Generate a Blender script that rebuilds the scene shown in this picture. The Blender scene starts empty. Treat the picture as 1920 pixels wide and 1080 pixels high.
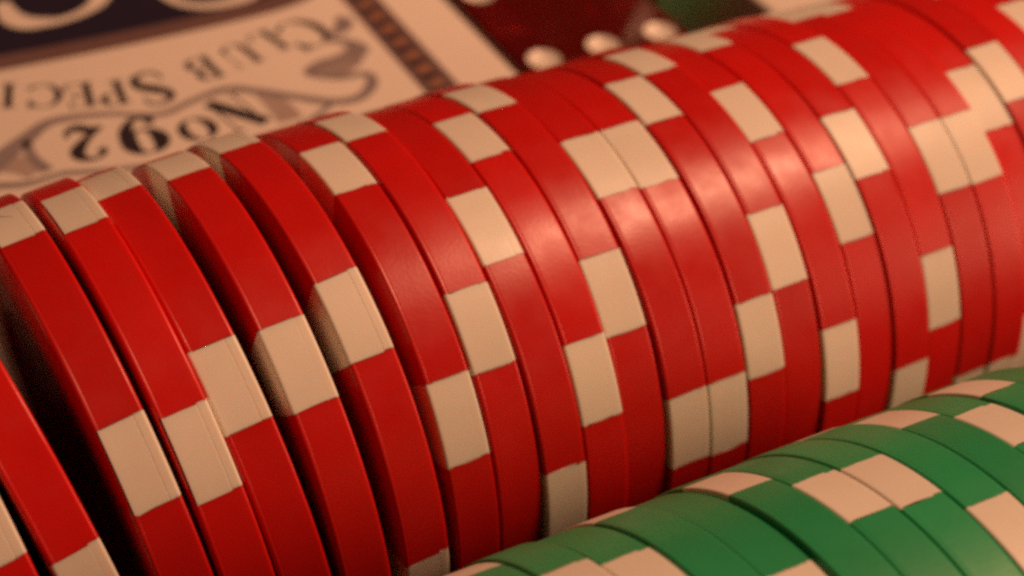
import bpy, bmesh, math, random
from mathutils import Matrix, Vector
rnd = random.Random(7)
MM = 0.001
Z0 = 19.6                      # height of the chip axes above the table (mm); table top is z = 0
sc = bpy.context.scene
col = sc.collection

# ------------------------------------------------------------------ camera
cd = bpy.data.cameras.new('camera'); cam = bpy.data.objects.new('camera', cd); col.objects.link(cam)
cam.location = (0.0, -83.825*MM, (86.533+Z0)*MM)
cam.rotation_euler = [math.radians(a) for a in (50.471, -4.103, -29.157)]
cd.sensor_width = 36.0; cd.lens = 3196.97/1920*36.0
cd.clip_start = 0.004; cd.clip_end = 20
cd.dof.use_dof = True; cd.dof.focus_distance = 0.104; cd.dof.aperture_fstop = 30.0
sc.camera = cam

# ------------------------------------------------------------------ light
w = bpy.data.worlds.new('World'); sc.world = w; w.use_nodes = True
bg = w.node_tree.nodes['Background']; bg.inputs[0].default_value = (1.0, 0.48, 0.26, 1); bg.inputs[1].default_value = 0.03
def lamp(name, loc, target, size, power, color):
    l = bpy.data.lights.new(name, 'AREA'); l.shape = 'DISK'; l.size = size; l.energy = power; l.color = color
    o = bpy.data.objects.new(name, l); col.objects.link(o); o.location = loc
    o.rotation_euler = (Vector(target)-Vector(loc)).to_track_quat('-Z', 'Y').to_euler(); return o
TGT = Vector((0.055, -0.005, 0.03))
lamp('ceiling_lamp', TGT+Vector((0.50, -0.12, 0.86))*0.5, TGT, 0.105, 2.12, (1.0, 0.522, 0.302))
lamp('bounce_fill', TGT+Vector((0.88, -0.55, 0.28))*1.0, TGT, 0.6, 4.9, (1.0, 0.515, 0.30))  # added broad fill, standing in for light bounced off the room

sc.view_settings.view_transform = 'Standard'; sc.view_settings.look = 'None'
sc.view_settings.exposure = 0; sc.view_settings.gamma = 1
sc.cycles.filter_width = 3.0
sc.cycles.use_denoising = False
sc.cycles.sample_clamp_indirect = 0.8; sc.cycles.max_bounces = 12; sc.cycles.transmission_bounces = 12
sc.cycles.caustics_refractive = False; sc.cycles.caustics_reflective = False

# ------------------------------------------------------------------ materials
def mat(name, rgb, rough=0.5, var=0.0, nscale=300, bump=0.0, bscale=2500, trans=0.0, spec=0.5, ior=1.45, rvar=0.0, tint=None, ovar=0.0, sss=0.0, srad=(1.0, 0.1, 0.06)):
    m = bpy.data.materials.new(name); m.use_nodes = True
    nt = m.node_tree; b = nt.nodes['Principled BSDF']
    b.inputs['Base Color'].default_value = (*rgb, 1); b.inputs['Roughness'].default_value = rough
    b.inputs['Specular IOR Level'].default_value = spec; b.inputs['IOR'].default_value = ior
    b.inputs['Transmission Weight'].default_value = trans
    b.inputs['Subsurface Weight'].default_value = sss; b.inputs['Subsurface Radius'].default_value = srad; b.inputs['Subsurface Scale'].default_value = 0.0008
    tc = nt.nodes.new('ShaderNodeTexCoord')
    oi = nt.nodes.new('ShaderNodeObjectInfo')
    off = nt.nodes.new('ShaderNodeVectorMath'); off.operation = 'ADD'
    nt.links.new(tc.outputs['Object'], off.inputs[0]); nt.links.new(oi.outputs['Random'], off.inputs[1])
    if var:
        n = nt.nodes.new('ShaderNodeTexNoise'); n.inputs['Scale'].default_value = nscale; n.inputs['Detail'].default_value = 5
        nt.links.new(off.outputs[0], n.inputs['Vector'])
        r = nt.nodes.new('ShaderNodeMix'); r.data_type = 'RGBA'
        r.inputs['A'].default_value = (*[c*(1-var) for c in rgb], 1)
        t = tint or [min(1, c*(1+var)) for c in rgb]
        r.inputs['B'].default_value = (*t, 1)
        nt.links.new(n.outputs['Fac'], r.inputs['Factor']); nt.links.new(r.outputs['Result'], b.inputs['Base Color'])
    if rvar:
        n2 = nt.nodes.new('ShaderNodeTexNoise'); n2.inputs['Scale'].default_value = 420; n2.inputs['Detail'].default_value = 6
        nt.links.new(off.outputs[0], n2.inputs['Vector'])
        mr = nt.nodes.new('ShaderNodeMapRange'); mr.inputs['From Min'].default_value = 0.3; mr.inputs['From Max'].default_value = 0.7
        mr.inputs['To Min'].default_value = rough-rvar; mr.inputs['To Max'].default_value = rough+rvar
        nt.links.new(n2.outputs['Fac'], mr.inputs['Value']); nt.links.new(mr.outputs['Result'], b.inputs['Roughness'])
    if ovar:                                # each chip a little lighter or darker than the next
        src = b.inputs['Base Color'].links[0].from_socket
        hv = nt.nodes.new('ShaderNodeHueSaturation'); mo = nt.nodes.new('ShaderNodeMapRange')
        mo.inputs['To Min'].default_value = 1-ovar; mo.inputs['To Max'].default_value = 1+ovar
        nt.links.new(oi.outputs['Random'], mo.inputs['Value']); nt.links.new(mo.outputs['Result'], hv.inputs['Value'])
        nt.links.new(src, hv.inputs['Color']); nt.links.new(hv.outputs['Color'], b.inputs['Base Color'])
    if bump:
        n3 = nt.nodes.new('ShaderNodeTexNoise'); n3.inputs['Scale'].default_value = bscale; n3.inputs['Detail'].default_value = 4
        nt.links.new(off.outputs[0], n3.inputs['Vector'])
        bp = nt.nodes.new('ShaderNodeBump'); bp.inputs['Strength'].default_value = bump; bp.inputs['Distance'].default_value = 0.00005
        nt.links.new(n3.outputs['Fac'], bp.inputs['Height']); nt.links.new(bp.outputs['Normal'], b.inputs['Normal'])
    return m
M = dict(
    red=mat('red_clay_plastic', (0.60, 0.0095, 0.007), 0.335, 0.10, 250, 0.13, 4200, rvar=0.06, spec=0.44, ovar=.1, sss=.55),
    green=mat('green_clay_plastic', (0.024, 0.32, 0.115), 0.45, 0.12, 250, 0.25, 2600, rvar=0.06, ovar=.08),
    cream=mat('cream_clay_plastic', (0.81, 0.735, 0.63), 0.40, 0.09, 190, 0.1, 2600, rvar=0.05, ovar=.05, sss=.4, srad=(1.0, .7, .5)),
    pale=mat('pale_cream_plastic', (0.81, 0.75, 0.64), 0.45, 0.06, 160, 0.15, 2600, rvar=0.06, ovar=.05),
    card=mat('cream_card', (0.80, 0.70, 0.61), 0.55, 0.04, 120, 0.15, 1800),
    ink=mat('black_ink', (0.035, 0.022, 0.030), 0.5, 0.2, 400),
    panel=mat('dark_panel_ink', (0.020, 0.013, 0.032), 0.5, 0.2, 300),
    brown=mat('brown_ink', (0.165, 0.092, 0.088), 0.5, 0.15, 500),
    grey=mat('grey_ink', (0.29, 0.235, 0.24), 0.5, 0.2, 700),
    shade=mat('hatched_ink', (0.44, 0.34, 0.30), 0.5, 0.2, 900),
    fold=mat('ribbon_fold_ink', (0.36, 0.275, 0.255), 0.5, 0.2, 900),
    orange=mat('ochre_ink', (0.42, 0.18, 0.08), 0.5, 0.2, 700),
    tray=mat('black_flock', (0.006, 0.005, 0.005), 0.95, 0.3, 900, 0.6, 4000, spec=0.1),
    table=mat('dark_red_cloth', (0.045, 0.008, 0.008), 0.9, 0.3, 400, 0.6, 3000, spec=0.15),
    die=mat('red_acrylic', (0.60, 0.02, 0.02), 0.10, trans=0.85, ior=1.49),
    pip=mat('white_pip_paint', (0.85, 0.78, 0.68), 0.35),
)

# ------------------------------------------------------------------ helpers
def link(name, me, m, parent=None):
    o = bpy.data.objects.new(name, me); col.objects.link(o)
    if m and not me.materials: me.materials.append(m)
    if parent: o.parent = parent
    return o
def to_mesh(name, bm, smooth=False, angle=35):
    me = bpy.data.meshes.new(name); bmesh.ops.recalc_face_normals(bm, faces=bm.faces); bm.to_mesh(me); bm.free()
    if smooth:
        for p in me.polygons: p.use_smooth = True
        me.set_sharp_from_angle(angle=math.radians(angle))
    return me
def tag(o, label, cat, group=None):
    o['label'] = label; o['category'] = cat
    if group: o['group'] = group
def empty(name, loc=(0, 0, 0)):
    o = bpy.data.objects.new(name, None); col.objects.link(o); o.location = loc; o.empty_display_size = 0.005; return o
def box_bm(x0, x1, y0, y1, z0, z1, bev=0.0, seg=3):
    bm = bmesh.new(); bmesh.ops.create_cube(bm, size=1)
    for v in bm.verts:
        v.co = Vector(((x0+x1)/2+v.co.x*(x1-x0), (y0+y1)/2+v.co.y*(y1-y0), (z0+z1)/2+v.co.z*(z1-z0)))*MM
    if bev: bmesh.ops.bevel(bm, geom=bm.edges[:], offset=bev*MM, segments=seg, affect='EDGES', profile=0.5)
    return bm

# ------------------------------------------------------------------ setting: table and rack
bm = box_bm(-400, 500, -400, 500, -20, 0); t = link('table', to_mesh('table', bm), M['table']); t['kind'] = 'structure'
# black rack: a bed with one half-round channel per row
def rack():
    D = 43.244; Rg = 19.95; zc = Z0
    pts = []
    def arc(yc, a0, a1, n=24):
        for i in range(n+1):
            a = math.radians(a0+(a1-a0)*i/n); pts.append((yc+Rg*math.cos(a), zc+Rg*math.sin(a)+0.7))
    a = 38
    arc(-D, 180+a, 360-a); arc(0.0, 180+a, 360-a)
    y0, z0 = pts[0]; y1, z1 = pts[-1]
    prof = [(y0-5, 0.05), (y0-5, z0)] + pts + [(y1+2.0, z1), (y1+2.0, 0.05)]
    bm = bmesh.new(); X = (-42, 150); rows = []
    for x in X: rows.append([bm.verts.new((x*MM, y*MM, z*MM)) for y, z in prof])
    n = len(prof)
    for i in range(n): bm.faces.new((rows[0][i], rows[0][(i+1) % n], rows[1][(i+1) % n], rows[1][i]))
    bm.faces.new(rows[0]); bm.faces.new(rows[1])
    return to_mesh('rack', bm, True, 30)
rk = link('chip_rack', rack(), M['tray'])
tag(rk, 'black rack under the red and green chip rows, seen in the gaps', 'chip rack')

# ------------------------------------------------------------------ chips
R = 19.5; T = 3.2; NSEC = 6
PROF = [(0.0, 0.25), (12.0, 0.25), (12.3, 0.0), (15.0, 0.0), (19.27, 0.0), (19.40, 0.03), (19.475, 0.10), (19.5, 0.20), (19.5, 0.23),
        (19.5, 0.345), (19.485, 0.37), (19.5, 0.395), (19.5, 0.42), (19.5, 1.4), (19.5, 2.40), (19.5, 2.435), (19.5, 2.47), (19.5, 2.505), (19.5, 2.54), (19.5, 2.97), (19.5, 3.00),
        (19.475, 3.10), (19.40, 3.17), (19.27, 3.2), (15.0, 3.2), (12.3, 3.2), (12.0, 2.95), (0.0, 2.95)]
I0, I1 = 3, 24                              # profile rows that belong to the edge spots
GROOVE = 16                                 # row of the mould seam in the spots
def pt(r, x, a): return Vector(((x-T/2)*MM, -r*math.cos(a)*MM, r*math.sin(a)*MM))
def chip_meshes(kind, width, seed, groove, lip=False, stp=.4):
    I0 = 7 if lip else 3                    # lip: the spots stop short of one face, which is plain
    rr = random.Random(seed); n = len(PROF)
    bounds = []
    for k in range(NSEC):
        step = [rr.uniform(-stp, stp) if rr.random() < 0.5 else rr.uniform(-.15, .15) for _ in range(2)]
        wob = [[rr.uniform(-0.2, 0.2) for _ in range(n)] for _ in range(2)]
        ed = []
        for s in range(2):
            base = 60*k + (width if s else 0) + rr.uniform(-0.3, 0.3)
            ed.append([base + wob[s][i] + (step[s] if (i >= GROOVE and i <= I1) else 0) for i in range(n)])
        bounds.append(ed)
    red_n, sp_n = 16, 7
    cols = []                               # list of columns: list of points
    for k in range(NSEC):
        a, b = bounds[k]; nxt = [v+(360 if k == NSEC-1 else 0) for v in bounds[(k+1) % NSEC][0]]
        for j in range(sp_n+1):             # the notch under the spot
            c = []
            for i, (r, x) in enumerate(PROF):
                an = math.radians(a[i]+(b[i]-a[i])*j/sp_n)
                if I0 <= i <= I1: r = 15.0; x = PROF[I0][1]+(T-PROF[I0][1])*(i-I0)/(I1-I0)
                c.append(pt(r, x, an))
            cols.append(c)
        for j in range(red_n+1):
            cols.append([pt(r, x, math.radians(b[i]+(nxt[i]-b[i])*j/red_n)) for i, (r, x) in enumerate(PROF)])
    bm = bmesh.new(); V = [[bm.verts.new(p) for p in c] for c in cols]; nc = len(V)
    for ci in range(nc):
        A, B = V[ci], V[(ci+1) % nc]
        for i in range(n-1):
            try: bm.faces.new((A[i], A[i+1], B[i+1], B[i]))
            except ValueError: pass
    bmesh.ops.remove_doubles(bm, verts=bm.verts, dist=1e-7)
    bmesh.ops.dissolve_degenerate(bm, edges=bm.edges, dist=1e-7)
    body = to_mesh(kind+'_chip_body', bm, True, 40)
    spots = []
    for k in range(NSEC):
        a, b = bounds[k]; bm = bmesh.new(); rows = []; e = 0.035
        for j in range(sp_n+1):
            c = []
            for i in range(I0, I1+1):
                r, x = PROF[i]
                if i == I0 or i == I1: r = 15.02
                if i == GROOVE: r -= groove
                if i == 10: r = 19.5
                f = j/sp_n
                c.append(bm.verts.new(pt(r, x, math.radians((a[i]+e)+(b[i]-a[i]-2*e)*f))))
            rows.append(c)
        m_ = len(rows[0])
        for j in range(sp_n):
            for i in range(m_): bm.faces.new((rows[j][i], rows[j][(i+1) % m_], rows[j+1][(i+1) % m_], rows[j+1][i]))
        bm.faces.new(rows[0]); bm.faces.new(rows[-1])
        spots.append(to_mesh(kind+'_edge_spot', bm, True, 40))
    return body, spots
VAR = {'r': [chip_meshes('red', 16.5, 100+s, g, s in (2, 3), .5 if s < 7 else .3) for s, g in enumerate((.022, .012, .035, .022, .03, .006, .03, .004, .006, .003, .006, .004, .002))],
       'g': [chip_meshes('green', 15.4, 200+s, g) for s, g in enumerate((.008, .004, .01, .005))]}
protos = {}
def chip(kind, p, var, label, group):
    """one chip: an Empty at its centre; the first of each variant is built, the others are copies of it and of its parts"""
    x, ph, ty, tz, oy, oz = p
    name = {'r': 'red_poker_chip', 'g': 'green_poker_chip'}[kind]
    key = (kind, var)
    if key not in protos:
        root = empty(name); body, spots = VAR[kind][var]
        link('body', body, M['red' if kind == 'r' else 'green'], root)
        for s in spots: link('edge_spot', s, M['cream' if kind == 'r' else 'pale'], root)
        protos[key] = root; kids = None
    else:
        src = protos[key]; root = src.copy(); col.objects.link(root)
        for ch in src.children:
            c = ch.copy(); col.objects.link(c); c.parent = root
    y0, z0 = (0, Z0) if kind == 'r' else (-43.244, Z0-0.511)
    rot = Matrix.Rotation(math.radians(-tz), 3, 'Z') @ Matrix.Rotation(math.radians(ty), 3, 'Y') @ Matrix.Rotation(math.radians(-ph), 3, 'X')
    root.rotation_euler = rot.to_euler(); root.location = (x*MM, (y0+oy)*MM, (z0+oz)*MM)
    tag(root, label, 'poker chip', group)
    return root
RED = {0: [10.7, 34.72, -7.62, -5.7, -0.0, -0.01], 1: [15.31, 17.05, -10.64, -5.58, -0.0, 0.01], 2: [21.11, 35.67, -7.96, -2.23, 0.04, 0.05], 3: [24.87, 33.91, -7.65, -1.57, 0.11, 0.16], 4: [28.4, 44.09, -8.31, -1.41, 0.16, 0.11], 5: [32.39, 44.36, -5.97, -0.66, 0.01, 0.14], 6: [36.23, 48.53, -4.37, -1.76, 0.2, 0.49], 7: [40.18, 24.93, -2.07, -1.13, 0.12, 0.01], 8: [43.46, 40.06, -1.78, -1.08, 0.19, 0.17], 9: [46.78, 60.66, -1.54, -1.37, -0.14, -0.12], 10: [49.98, 24.56, -1.54, -1.37, -0.07, -0.07], 11: [53.42, 39.29, -1.24, -0.63, 0.16, 0.01], 12: [56.82, 7.33, -1.29, -1.21, -0.11, -0.07], 13: [60.15, 7.73, -1.18, -0.97, -0.12, -0.14], 14: [63.54, 22.27, -0.77, -0.72, -0.14, -0.06], 15: [66.81, 38.07, -0.84, -0.51, 0.06, 0.04], 16: [70.14, 11.19, -1.0, -0.92, -0.18, -0.19], 17: [73.38, 43.69, -0.87, -0.86, -0.03, -0.16], 18: [76.58, -4.14, -0.87, -0.86, -0.22, -0.1], 19: [79.77, 19.06, -0.87, -0.86, -0.07, -0.01], 20: [82.97, 47.54, -0.87, -0.86, -0.13, -0.06], 21: [86.17, 47.62, -0.87, -0.86, -0.23, -0.12], 22: [89.36, 58.14, -0.87, -0.85, 0.05, -0.27], 23: [92.59, 62.88, -0.79, -0.79, -0.06, -0.05], 24: [95.79, 40.0, -0.79, -0.79, 0.0, 0.0], 25: [98.99, 73.86, -0.79, -0.79, -0.0, -0.1],
       26: [102.2, 48.0, -0.79, -0.79, 0.0, 0.0], 27: [105.4, 41.0, -0.79, -0.79, 0.0, 0.0], 28: [108.6, 52.0, -0.79, -0.79, 0.0, 0.0]}
GREEN = {0: [33.47, 130.77, 0.01, -0.13, -0.02, 0.02], 1: [36.72, 102.42, -0.06, -0.29, 0.19, 0.02], 2: [39.97, 99.67, -0.12, -0.13, -0.0, -0.02], 3: [43.22, 133.5, -0.06, 0.02, 0.08, 0.04], 4: [46.45, 82.18, -0.06, 0.12, -0.02, -0.13], 5: [49.86, 121.22, 0.06, -0.1, 0.01, 0.1], 6: [53.09, 101.01, -0.04, -0.07, 0.06, 0.03], 7: [56.29, 98.93, -0.04, -0.07, 0.18, 0.03], 8: [59.52, 78.96, -0.12, -0.1, 0.14, 0.07], 9: [62.75, 121.64, -0.08, -0.02, 0.03, 0.04], 10: [65.97, 103.34, -0.14, 0.0, 0.05, -0.04], 11: [69.23, 121.74, -0.14, 0.2, 0.06, 0.09],
         12: [72.5, 85.0, -0.1, 0.0, 0.03, 0.0]}
ORD = ['first', 'second', 'third', 'fourth', 'fifth', 'sixth', 'seventh', 'eighth', 'ninth', 'tenth', 'eleventh', 'twelfth', 'thirteenth', 'fourteenth',
       'fifteenth', 'sixteenth', 'seventeenth', 'eighteenth', 'nineteenth', 'twentieth', 'twenty-first', 'twenty-second', 'twenty-third', 'twenty-fourth', 'twenty-fifth', 'twenty-sixth', 'twenty-seventh']
RLAB = {0: 'leftmost red chip, cut off by the lower left corner', 1: 'leaning red chip on the left side of the wide black gap',
        2: 'leaning red chip on the right side of the wide black gap'}
CHIPS = {}
THICK = {}                                  # moulded thickness varies a little, so that the pressed part of the row sits tight
for k in range(8, 18):
    pl, pr = RED[k][0]-RED[k-1][0], RED[k+1][0]-RED[k][0]
    THICK[k] = (max(3.2, min(3.36, (pl+pr)/2-0.05)), (pr-pl)/4)
for k, (t_, dx) in THICK.items(): RED[k][0] += dx
for k in RED:
    lab = RLAB.get(k) or f'red chip with cream edge spots, {ORD[k-2]} to the right of the wide black gap'
    CHIPS[k] = chip('r', RED[k], k if k < 7 else 7+k % 6, lab, 'red poker chips standing in a row')
    if k in THICK: CHIPS[k].scale.x = THICK[k][0]/T
for k in GREEN:
    lab = 'leftmost green chip, cut off by the bottom edge' if k == 0 else f'green chip with pale edge spots, {ORD[k]} from the left end of the green row'
    chip('g', GREEN[k], k % 4, lab, 'green poker chips standing in a row')

# a curved nick in the uppermost spot of the chip beside the gap
bm = bmesh.new(); q = [(1.15, 74.0), (1.25, 72.6), (1.45, 71.4), (1.75, 70.6), (1.95, 69.6)]; vs = []
for i, (x, a) in enumerate(q):
    h = .05 if 0 < i < 4 else .015; vs.append([bm.verts.new(pt(19.508, x+d, math.radians(a))) for d in (-h, h)])
for a, b in zip(vs, vs[1:]): bm.faces.new((a[0], b[0], b[1], a[1]))
link('nick', to_mesh('nick', bm), M['shade'], CHIPS[2])

# ------------------------------------------------------------------ playing card box with its print
ZT = Z0-1.0                                 # its top face
cb = empty('playing_card_box', (41.05*MM, 71*MM, 0))
tag(cb, 'cream playing card box lying flat behind the red chips, printed with No 92', 'card box', 'playing card boxes')
def child_bm(name, bm, m, parent, smooth=False):
    bmesh.ops.translate(bm, verts=bm.verts, vec=-Vector(parent.location))
    return link(name, to_mesh(name, bm, smooth), m, parent)
child_bm('carton', box_bm(8.55, 73.55, 26.5, 115.5, 0.02, ZT, 0.5, 3), M['card'], cb, True)
def spline(P, n=10):
    out = []; m = len(P)
    for i in range(m-1):
        p0, p1, p2, p3 = P[max(i-1, 0)], P[i], P[i+1], P[min(i+2, m-1)]
        for j in range(n):
            t = j/n
            out.append(tuple(0.5*((2*b)+(-a+c)*t+(2*a-5*b+4*c-d)*t*t+(-a+3*b-3*c+d)*t**3) for a, b, c, d in zip(p0, p1, p2, p3)))
    out.append(tuple(P[-1])); return out
LAY = [0]
def stroke(bm, P, z, closed=False):
    """flat printed stroke: P = (x, y, width) in mm"""
    L, Rr = [], []; n = len(P)
    for i in range(n):
        a, b = P[max(i-1, 0)], P[min(i+1, n-1)]
        d = Vector((b[0]-a[0], b[1]-a[1])); d = d.normalized() if d.length > 1e-9 else Vector((1, 0))
        nx, ny = -d.y, d.x; w = P[i][2]/2
        L.append(bm.verts.new(((P[i][0]+nx*w)*MM, (P[i][1]+ny*w)*MM, z*MM))); Rr.append(bm.verts.new(((P[i][0]-nx*w)*MM, (P[i][1]-ny*w)*MM, z*MM)))
    for i in range(n-1): bm.faces.new((L[i], L[i+1], Rr[i+1], Rr[i]))
def flat(bm, P, z): bm.faces.new([bm.verts.new((x*MM, y*MM, z*MM)) for x, y in P])
def up(bm):
    bmesh.ops.recalc_face_normals(bm, faces=bm.faces)
    for f in bm.faces:
        if f.normal.z < 0: f.normal_flip()
def printed(name, bm, m, parent=cb):
    up(bm); bmesh.ops.translate(bm, verts=bm.verts, vec=-Vector(parent.location))
    me = bpy.data.meshes.new(name); bm.to_mesh(me); bm.free(); return link(name, me, m, parent)
# border strip with its chain of small ornaments (on both long sides)
for xs in ((63.8, 67.35), (14.75, 18.3)):
    bm = bmesh.new(); flat(bm, [(xs[0], 28), (xs[1], 28), (xs[1], 114), (xs[0], 114)], ZT+.02)
    printed('printed_border', bm, M['brown'])
bm = bmesh.new(); bo = bmesh.new(); y = 28.6; i = 0
while y < 113:
    for xc in (65.6, 82.1-65.6):
        flat(bm, [(xc-1.1, y), (xc+.5, y-.15), (xc+.7, y+.6), (xc-.9, y+.75)], ZT+.035)
        flat(bo, [(xc-.75, y+1.65), (xc+.1, y+1.0), (xc+.75, y+1.65), (xc, y+2.3)], ZT+.05)
    y += 2.6
o = printed('printed_border_links', bm, M['panel']); o['kind'] = 'stuff'
o = printed('printed_border_dots', bo, M['orange']); o['kind'] = 'stuff'
# dark panel with an arched edge, a brown outline, and pale script letters on it
def arch(xa, xb, yb, sag, ytop, inset=0.0, n=24):
    P = []
    for i in range(n+1):
        t = i/n; x = xa+(xb-xa)*t; u = 2*t-1; P.append((x, yb+sag*u*u+2.2*abs(u)**8))
    return P+[(xb, ytop), (xa, ytop)]
bm = bmesh.new(); flat(bm, arch(18.6, 64.1-.6, 52.55, .9, 100), ZT+.02); printed('printed_panel_outline', bm, M['brown'])
bm = bmesh.new(); flat(bm, arch(20.2, 61.9, 55.0, 1.0, 98), ZT+.035); printed('printed_panel', bm, M['panel'])
bm = bmesh.new()
for P in ([(33.0, 64.6, 1.2), (33.0, 61.6, 2.2), (33.9, 60.1, 2.3), (35.5, 59.5, 1.6), (37.2, 59.25, 1.0), (39.6, 59.9, 1.1), (41.6, 61.4, 1.7), (42.6, 64.0, 2.2), (41.0, 67.0, 1.8), (37.0, 68.4, 1.2)],
          [(48.0, 63.5, 1.0), (47.9, 60.6, 1.2), (48.7, 58.2, 1.1), (50.6, 56.7, 1.2), (53.2, 56.35, 1.4), (55.6, 57.0, 1.8), (57.2, 59.4, 2.2), (56.6, 63.0, 1.8), (53.0, 65.6, 1.2)],
          [(24.0, 66.0, 1.0), (23.6, 63.0, 1.6), (25.0, 61.2, 1.5), (27.6, 61.6, 1.4), (28.8, 64.0, 1.8)]):
    stroke(bm, spline(P, 8), ZT+.05)
printed('printed_script', bm, M['card'])
# scrolling ribbon
bm = bmesh.new()
RB = [[23.53, 37.44, 2.0], [25.39, 39.17, 2.0], [28.37, 41.37, 1.6], [31.28, 43.05, 1.1], [35.9, 42.32, .75], [38.43, 41.06, .7], [40.7, 40.42, .8], [43.57, 41.32, .8], [47.18, 41.95, 1.0], [49.52, 40.62, 1.0], [52.31, 38.48, 1.0], [55.32, 36.25, 1.1], [57.89, 35.98, 1.1], [59.88, 37.58, 1.2], [60.16, 39.31, .9], [57.5, 39.82, .9], [55.43, 41.29, 1.0], [55.5, 42.06, .8], [57.17, 42.73, 1.0], [59.67, 42.72, 1.0], [61.6, 42.95, .9], [61.72, 44.1, 1.1], [60.65, 45.44, 1.1], [59.44, 46.2, .8], [59.9, 47.0, .8], [61.4, 47.6, 1.5], [62.2, 48.7, 1.7], [61.7, 49.6, 1.1]]
stroke(bm, spline(RB, 6), ZT+.04)
for P in ([[28.26, 41.0, .8], [28.0, 38.5, 1.0], [28.61, 36.07, 1.2]], [[20.0, 36.2, 1.0], [24.01, 35.6, .9], [26.42, 34.93, .8], [29.63, 35.2, .6]],
          [[54.9, 35.9, .6], [51.5, 34.0, .7], [47.5, 33.6, .7], [40.0, 33.0, .7], [34.0, 33.9, .7], [29.6, 35.2, .7]],
          [[23.5, 37.4, 2.0], [19.6, 37.0, 1.4], [17.0, 39.0, 1.1], [18.4, 41.6, .9], [21.6, 42.4, .9]]):
    stroke(bm, spline(P, 6), ZT+.04)
printed('printed_ribbon', bm, M['grey'])
bm = bmesh.new()
flat(bm, [(55.4, 42.3), (57.3, 42.6), (59.67, 42.6), (61.4, 42.9), (61.0, 41.6), (59.4, 40.5), (57.6, 39.8), (55.9, 40.6)], ZT+.025)
stroke(bm, spline([[57.5, 42.2, 1.2], [59.6, 42.9, 1.6], [61.2, 43.6, 1.9], [60.9, 44.9, 1.3]], 6), ZT+.03)
printed('printed_ribbon_fold', bm, M['fold'])
for P in ([[49.9, 40.3, 1.4], [50.5, 37.6, 2.2], [50.6, 35.0, 2.4]], [[25.0, 38.9, 2.4], [26.9, 37.6, 2.6], [27.8, 36.2, 2.4]]):
    bm = bmesh.new(); stroke(bm, spline(P, 6), ZT+.025); printed('printed_ribbon_fold', bm, M['shade'])
# lettering: serif capitals as thick and thin strokes, in a unit box (x right, y up)
def A_(cx, cy, rx, ry, a0, a1, wt, wn, n=18):
    P = []
    for i in range(n+1):
        a = math.radians(a0+(a1-a0)*i/n); P.append((cx+rx*math.cos(a), cy+ry*math.sin(a), wn+(wt-wn)*abs(math.cos(a))**1.5))
    return P
tk, tn = .17, .025
def I_(x, y0=0, y1=1, w=tk): return [(x, y0, w), (x, y1, w)]
def H_(x0, x1, y, w=tn): return [(x0, y, w), (x1, y, w)]
G = {
 'C': (.85, [A_(.44, .5, .36, .46, 42, 318, tk, tn), [(.74, .98, .05), (.72, .66, .09)], [(.70, .20, .06), (.76, .14, .05)]]),
 'L': (.70, [I_(.2), H_(.02, .40, .97), H_(.02, .66, .03), [(.64, .02, .09), (.68, .30, .04)]]),
 'U': (.85, [I_(.2, .25, 1), A_(.46, .28, .26, .25, 180, 360, tk*.8, tn), I_(.72, .25, 1, tn), H_(.02, .38, .97), H_(.58, .86, .97)]),
 'B': (.75, [I_(.2), A_(.36, .75, .24, .22, 90, -90, tk, tn), A_(.38, .27, .28, .25, 90, -90, tk, tn), H_(.02, .38, .97), H_(.02, .38, .03), H_(.2, .38, .52)]),
 'S': (.65, [spline([(.54, .74, .05), (.50, .92, .06), (.33, .97, .07), (.15, .88, .12), (.13, .70, .17), (.32, .53, .22), (.52, .36, .19), (.53, .14, .13), (.34, .03, .07), (.16, .07, .06), (.10, .28, .05)], 5)]),
 'P': (.68, [I_(.2), A_(.36, .74, .25, .23, 90, -90, tk, tn), H_(.02, .38, .97), H_(.02, .40, .03), H_(.2, .36, .5)]),
 'E': (.72, [I_(.2), H_(.02, .62, .97), H_(.2, .5, .52), H_(.02, .66, .03), [(.61, .98, .08), (.64, .74, .04)], [(.64, .02, .09), (.68, .28, .04)], [(.5, .40, .06), (.5, .64, .06)]]),
 'I': (.40, [I_(.2), H_(.02, .38, .97), H_(.02, .38, .03)]),
 'A': (.85, [[(.14, 0, tn), (.42, 1, tn)], [(.42, 1, tk), (.70, 0, tk)], H_(.24, .6, .32), H_(0, .28, .03), H_(.54, .86, .03)]),
 'N': (.95, [I_(.16, 0, 1, tn*1.4), [(.14, .98, .24), (.76, .02, .24)], I_(.78, 0, 1, tn*1.4), H_(0, .3, .97), H_(.64, .94, .97), H_(.02, .32, .03)]),
 'o': (.70, [A_(.35, .36, .25, .33, 0, 360, tk*1.1, tn, 28)]),
 '9': (.75, [A_(.36, .66, .24, .31, 0, 360, .27, tn, 28), spline([(.60, .66, .26), (.58, .34, .22), (.44, .08, .12), (.26, .03, .08), (.16, .12, .14), (.20, .22, .16)], 5)]),
 '2': (.78, [spline([(.20, .70, .18), (.16, .84, .10), (.34, .97, .08), (.54, .88, .20), (.56, .68, .24), (.36, .36, .14), (.12, .10, .08)], 5), spline([(.10, .10, .10), (.28, .15, .20), (.50, .05, .20), (.66, .14, .10), (.68, .30, .06)], 5)]),
}
def glyph(bm, ch, cx, cy, h, ang, z, wf=1.0):
    w, S = G[ch]; ca, sa = math.cos(math.radians(ang)), math.sin(math.radians(ang))
    for s in S:
        P = []
        for x, y, t in s:
            u, v = (x-w/2)*h*wf, (y-.5)*h                  # the box lies upside down to the viewer
            u, v = -u, -v
            P.append((cx+u*ca-v*sa, cy+u*sa+v*ca, t*h))
        stroke(bm, P, z); z += .0007
bm = bmesh.new()
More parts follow.
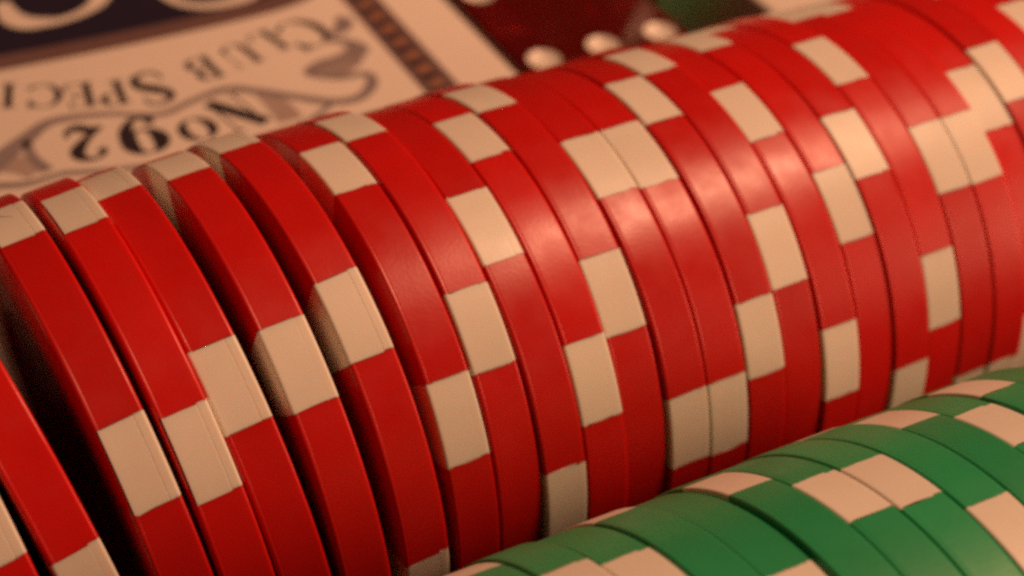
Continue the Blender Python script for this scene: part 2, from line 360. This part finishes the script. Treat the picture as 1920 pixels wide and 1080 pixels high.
for ch, x, y, h in (('C', 57.55, 48.2, 5.6), ('L', 54.0, 48.1, 4.0), ('U', 50.6, 47.0, 4.0), ('B', 46.6, 46.0, 4.0), ('S', 41.1, 44.7, 5.6), ('P', 37.6, 45.3, 4.0), ('E', 34.8, 46.1, 4.0),
                    ('C', 31.7, 47.3, 4.0), ('I', 28.9, 48.5, 4.0), ('A', 26.1, 49.9, 4.0), ('L', 22.6, 51.6, 4.0)):
    glyph(bm, ch, x, y, h, max(-26, min(26, (x-42.5)*1.35)), ZT+.045)
printed('printed_lettering', bm, M['ink'])
bm = bmesh.new()
for ch, x, y, h, a in (('N', 46.5, 38.0, 5.6, 12), ('o', 42.5, 36.2, 5.2, 4), ('9', 37.6, 37.9, 5.8, -4), ('2', 32.9, 38.7, 5.4, -10)):
    glyph(bm, ch, x, y, h, a, ZT+.045, .78 if ch == 'N' else 1.0)
printed('printed_number', bm, M['ink'])

# a second card box on the far side of the dice
cb2 = empty('playing_card_box', (137*MM, 71*MM, 0))
tag(cb2, 'pale card box corner behind the red chips, right of the dice', 'card box', 'playing card boxes')
child_bm('carton', box_bm(103.6, 168.6, 26.5, 115.5, 0.02, ZT, 0.5, 3), M['card'], cb2, True)

# ------------------------------------------------------------------ dice
PIPS = {1: [(0, 0)], 2: [(-1, -1), (1, 1)], 3: [(-1, -1), (0, 0), (1, 1)], 4: [(-1, -1), (1, -1), (-1, 1), (1, 1)], 5: [(-1, -1), (1, -1), (-1, 1), (1, 1), (0, 0)],
        6: [(-1, -1), (0, -1), (1, -1), (-1, 1), (0, 1), (1, 1)]}
def dimple_bm(bm, c, n, rad=2.6, sink=1.95):
    """a sphere whose lower cap cuts a dimple at surface point c with normal n (mm)"""
    mtx = Matrix.Translation((c+n*sink)*MM)
    bmesh.ops.create_uvsphere(bm, u_segments=32, v_segments=24, radius=rad*MM, matrix=mtx)
def pip_mesh(rad=2.6, sink=1.95, n=24, m=5):
    bm = bmesh.new(); rings = []
    top = math.acos(sink/rad)
    for lay, rr in ((0, rad-0.01), (1, rad+.12)):
        for i in range(m+1):
            a = top*0.985*(i+.02)/(m+.02)
            rings.append([bm.verts.new((rr*math.sin(a)*math.cos(2*math.pi*k/n)*MM, rr*math.sin(a)*math.sin(2*math.pi*k/n)*MM, (sink-rr*math.cos(a))*MM)) for k in range(n)])
    def strip(A, B):
        for k in range(n): bm.faces.new((A[k], A[(k+1) % n], B[(k+1) % n], B[k]))
    for i in range(m): strip(rings[i], rings[i+1]); strip(rings[m+1+i], rings[m+2+i])
    strip(rings[m], rings[2*m+1]); bm.faces.new(rings[0]); bm.faces.new(rings[m+1])
    return to_mesh('pip', bm, True, 40)
PIPM = pip_mesh()
def die(name, cx, cy, s, rot, faces, label, off):
    o = empty(name, (cx*MM, cy*MM, 0)); h = s/2
    body = link('body', to_mesh('die_body', box_bm(-h, h, -h, h, 0.02, s, 0.7, 3), True), M['die'], o)
    axes = [((0, 0, 1), (1, 0, 0)), ((0, -1, 0), (1, 0, 0)), ((1, 0, 0), (0, 1, 0)), ((0, 1, 0), (1, 0, 0)), ((-1, 0, 0), (0, 1, 0)), ((0, 0, -1), (1, 0, 0))]
    cut = bmesh.new()
    for (n, u), val in zip(axes, faces):
        n, u = Vector(n), Vector(u); v = n.cross(u)
        for a, b in PIPS[val]:
            c = n*h + u*a*off + v*b*off; c.z += h + 0.0
            dimple_bm(cut, c, n)
            p = link('pip', PIPM, M['pip'], o); p.location = c*MM; p.rotation_euler = n.to_track_quat('Z', 'Y').to_euler()
    co = link('cutter', to_mesh('cutter', cut), None, o)
    md = body.modifiers.new('cut', 'BOOLEAN'); md.operation = 'DIFFERENCE'; md.solver = 'EXACT'; md.object = co
    bpy.context.view_layer.update(); dg = bpy.context.evaluated_depsgraph_get()
    me = bpy.data.meshes.new_from_object(body.evaluated_get(dg)); body.modifiers.clear(); body.data = me
    for p in me.polygons: p.use_smooth = True
    me.set_sharp_from_angle(angle=math.radians(35))
    if not me.materials: me.materials.append(M['die'])
    bpy.data.objects.remove(co)
    o.rotation_euler.z = math.radians(rot)
    tag(o, label, 'die'); return o
die('red_die', 83.5, 41.3, 19.0, 0, (6, 2, 3, 5, 4, 1), 'clear red die with white pips between the two card boxes', 6.7)

# a stray green chip standing on edge beside the dice
c_ = chip('g', (96.6, 10.0, 0, 0, 43.244+65.0, 0.511), 1, 'stray green chip standing on edge beside the red dice, mostly out of view', 'stray chips')
del c_['group']
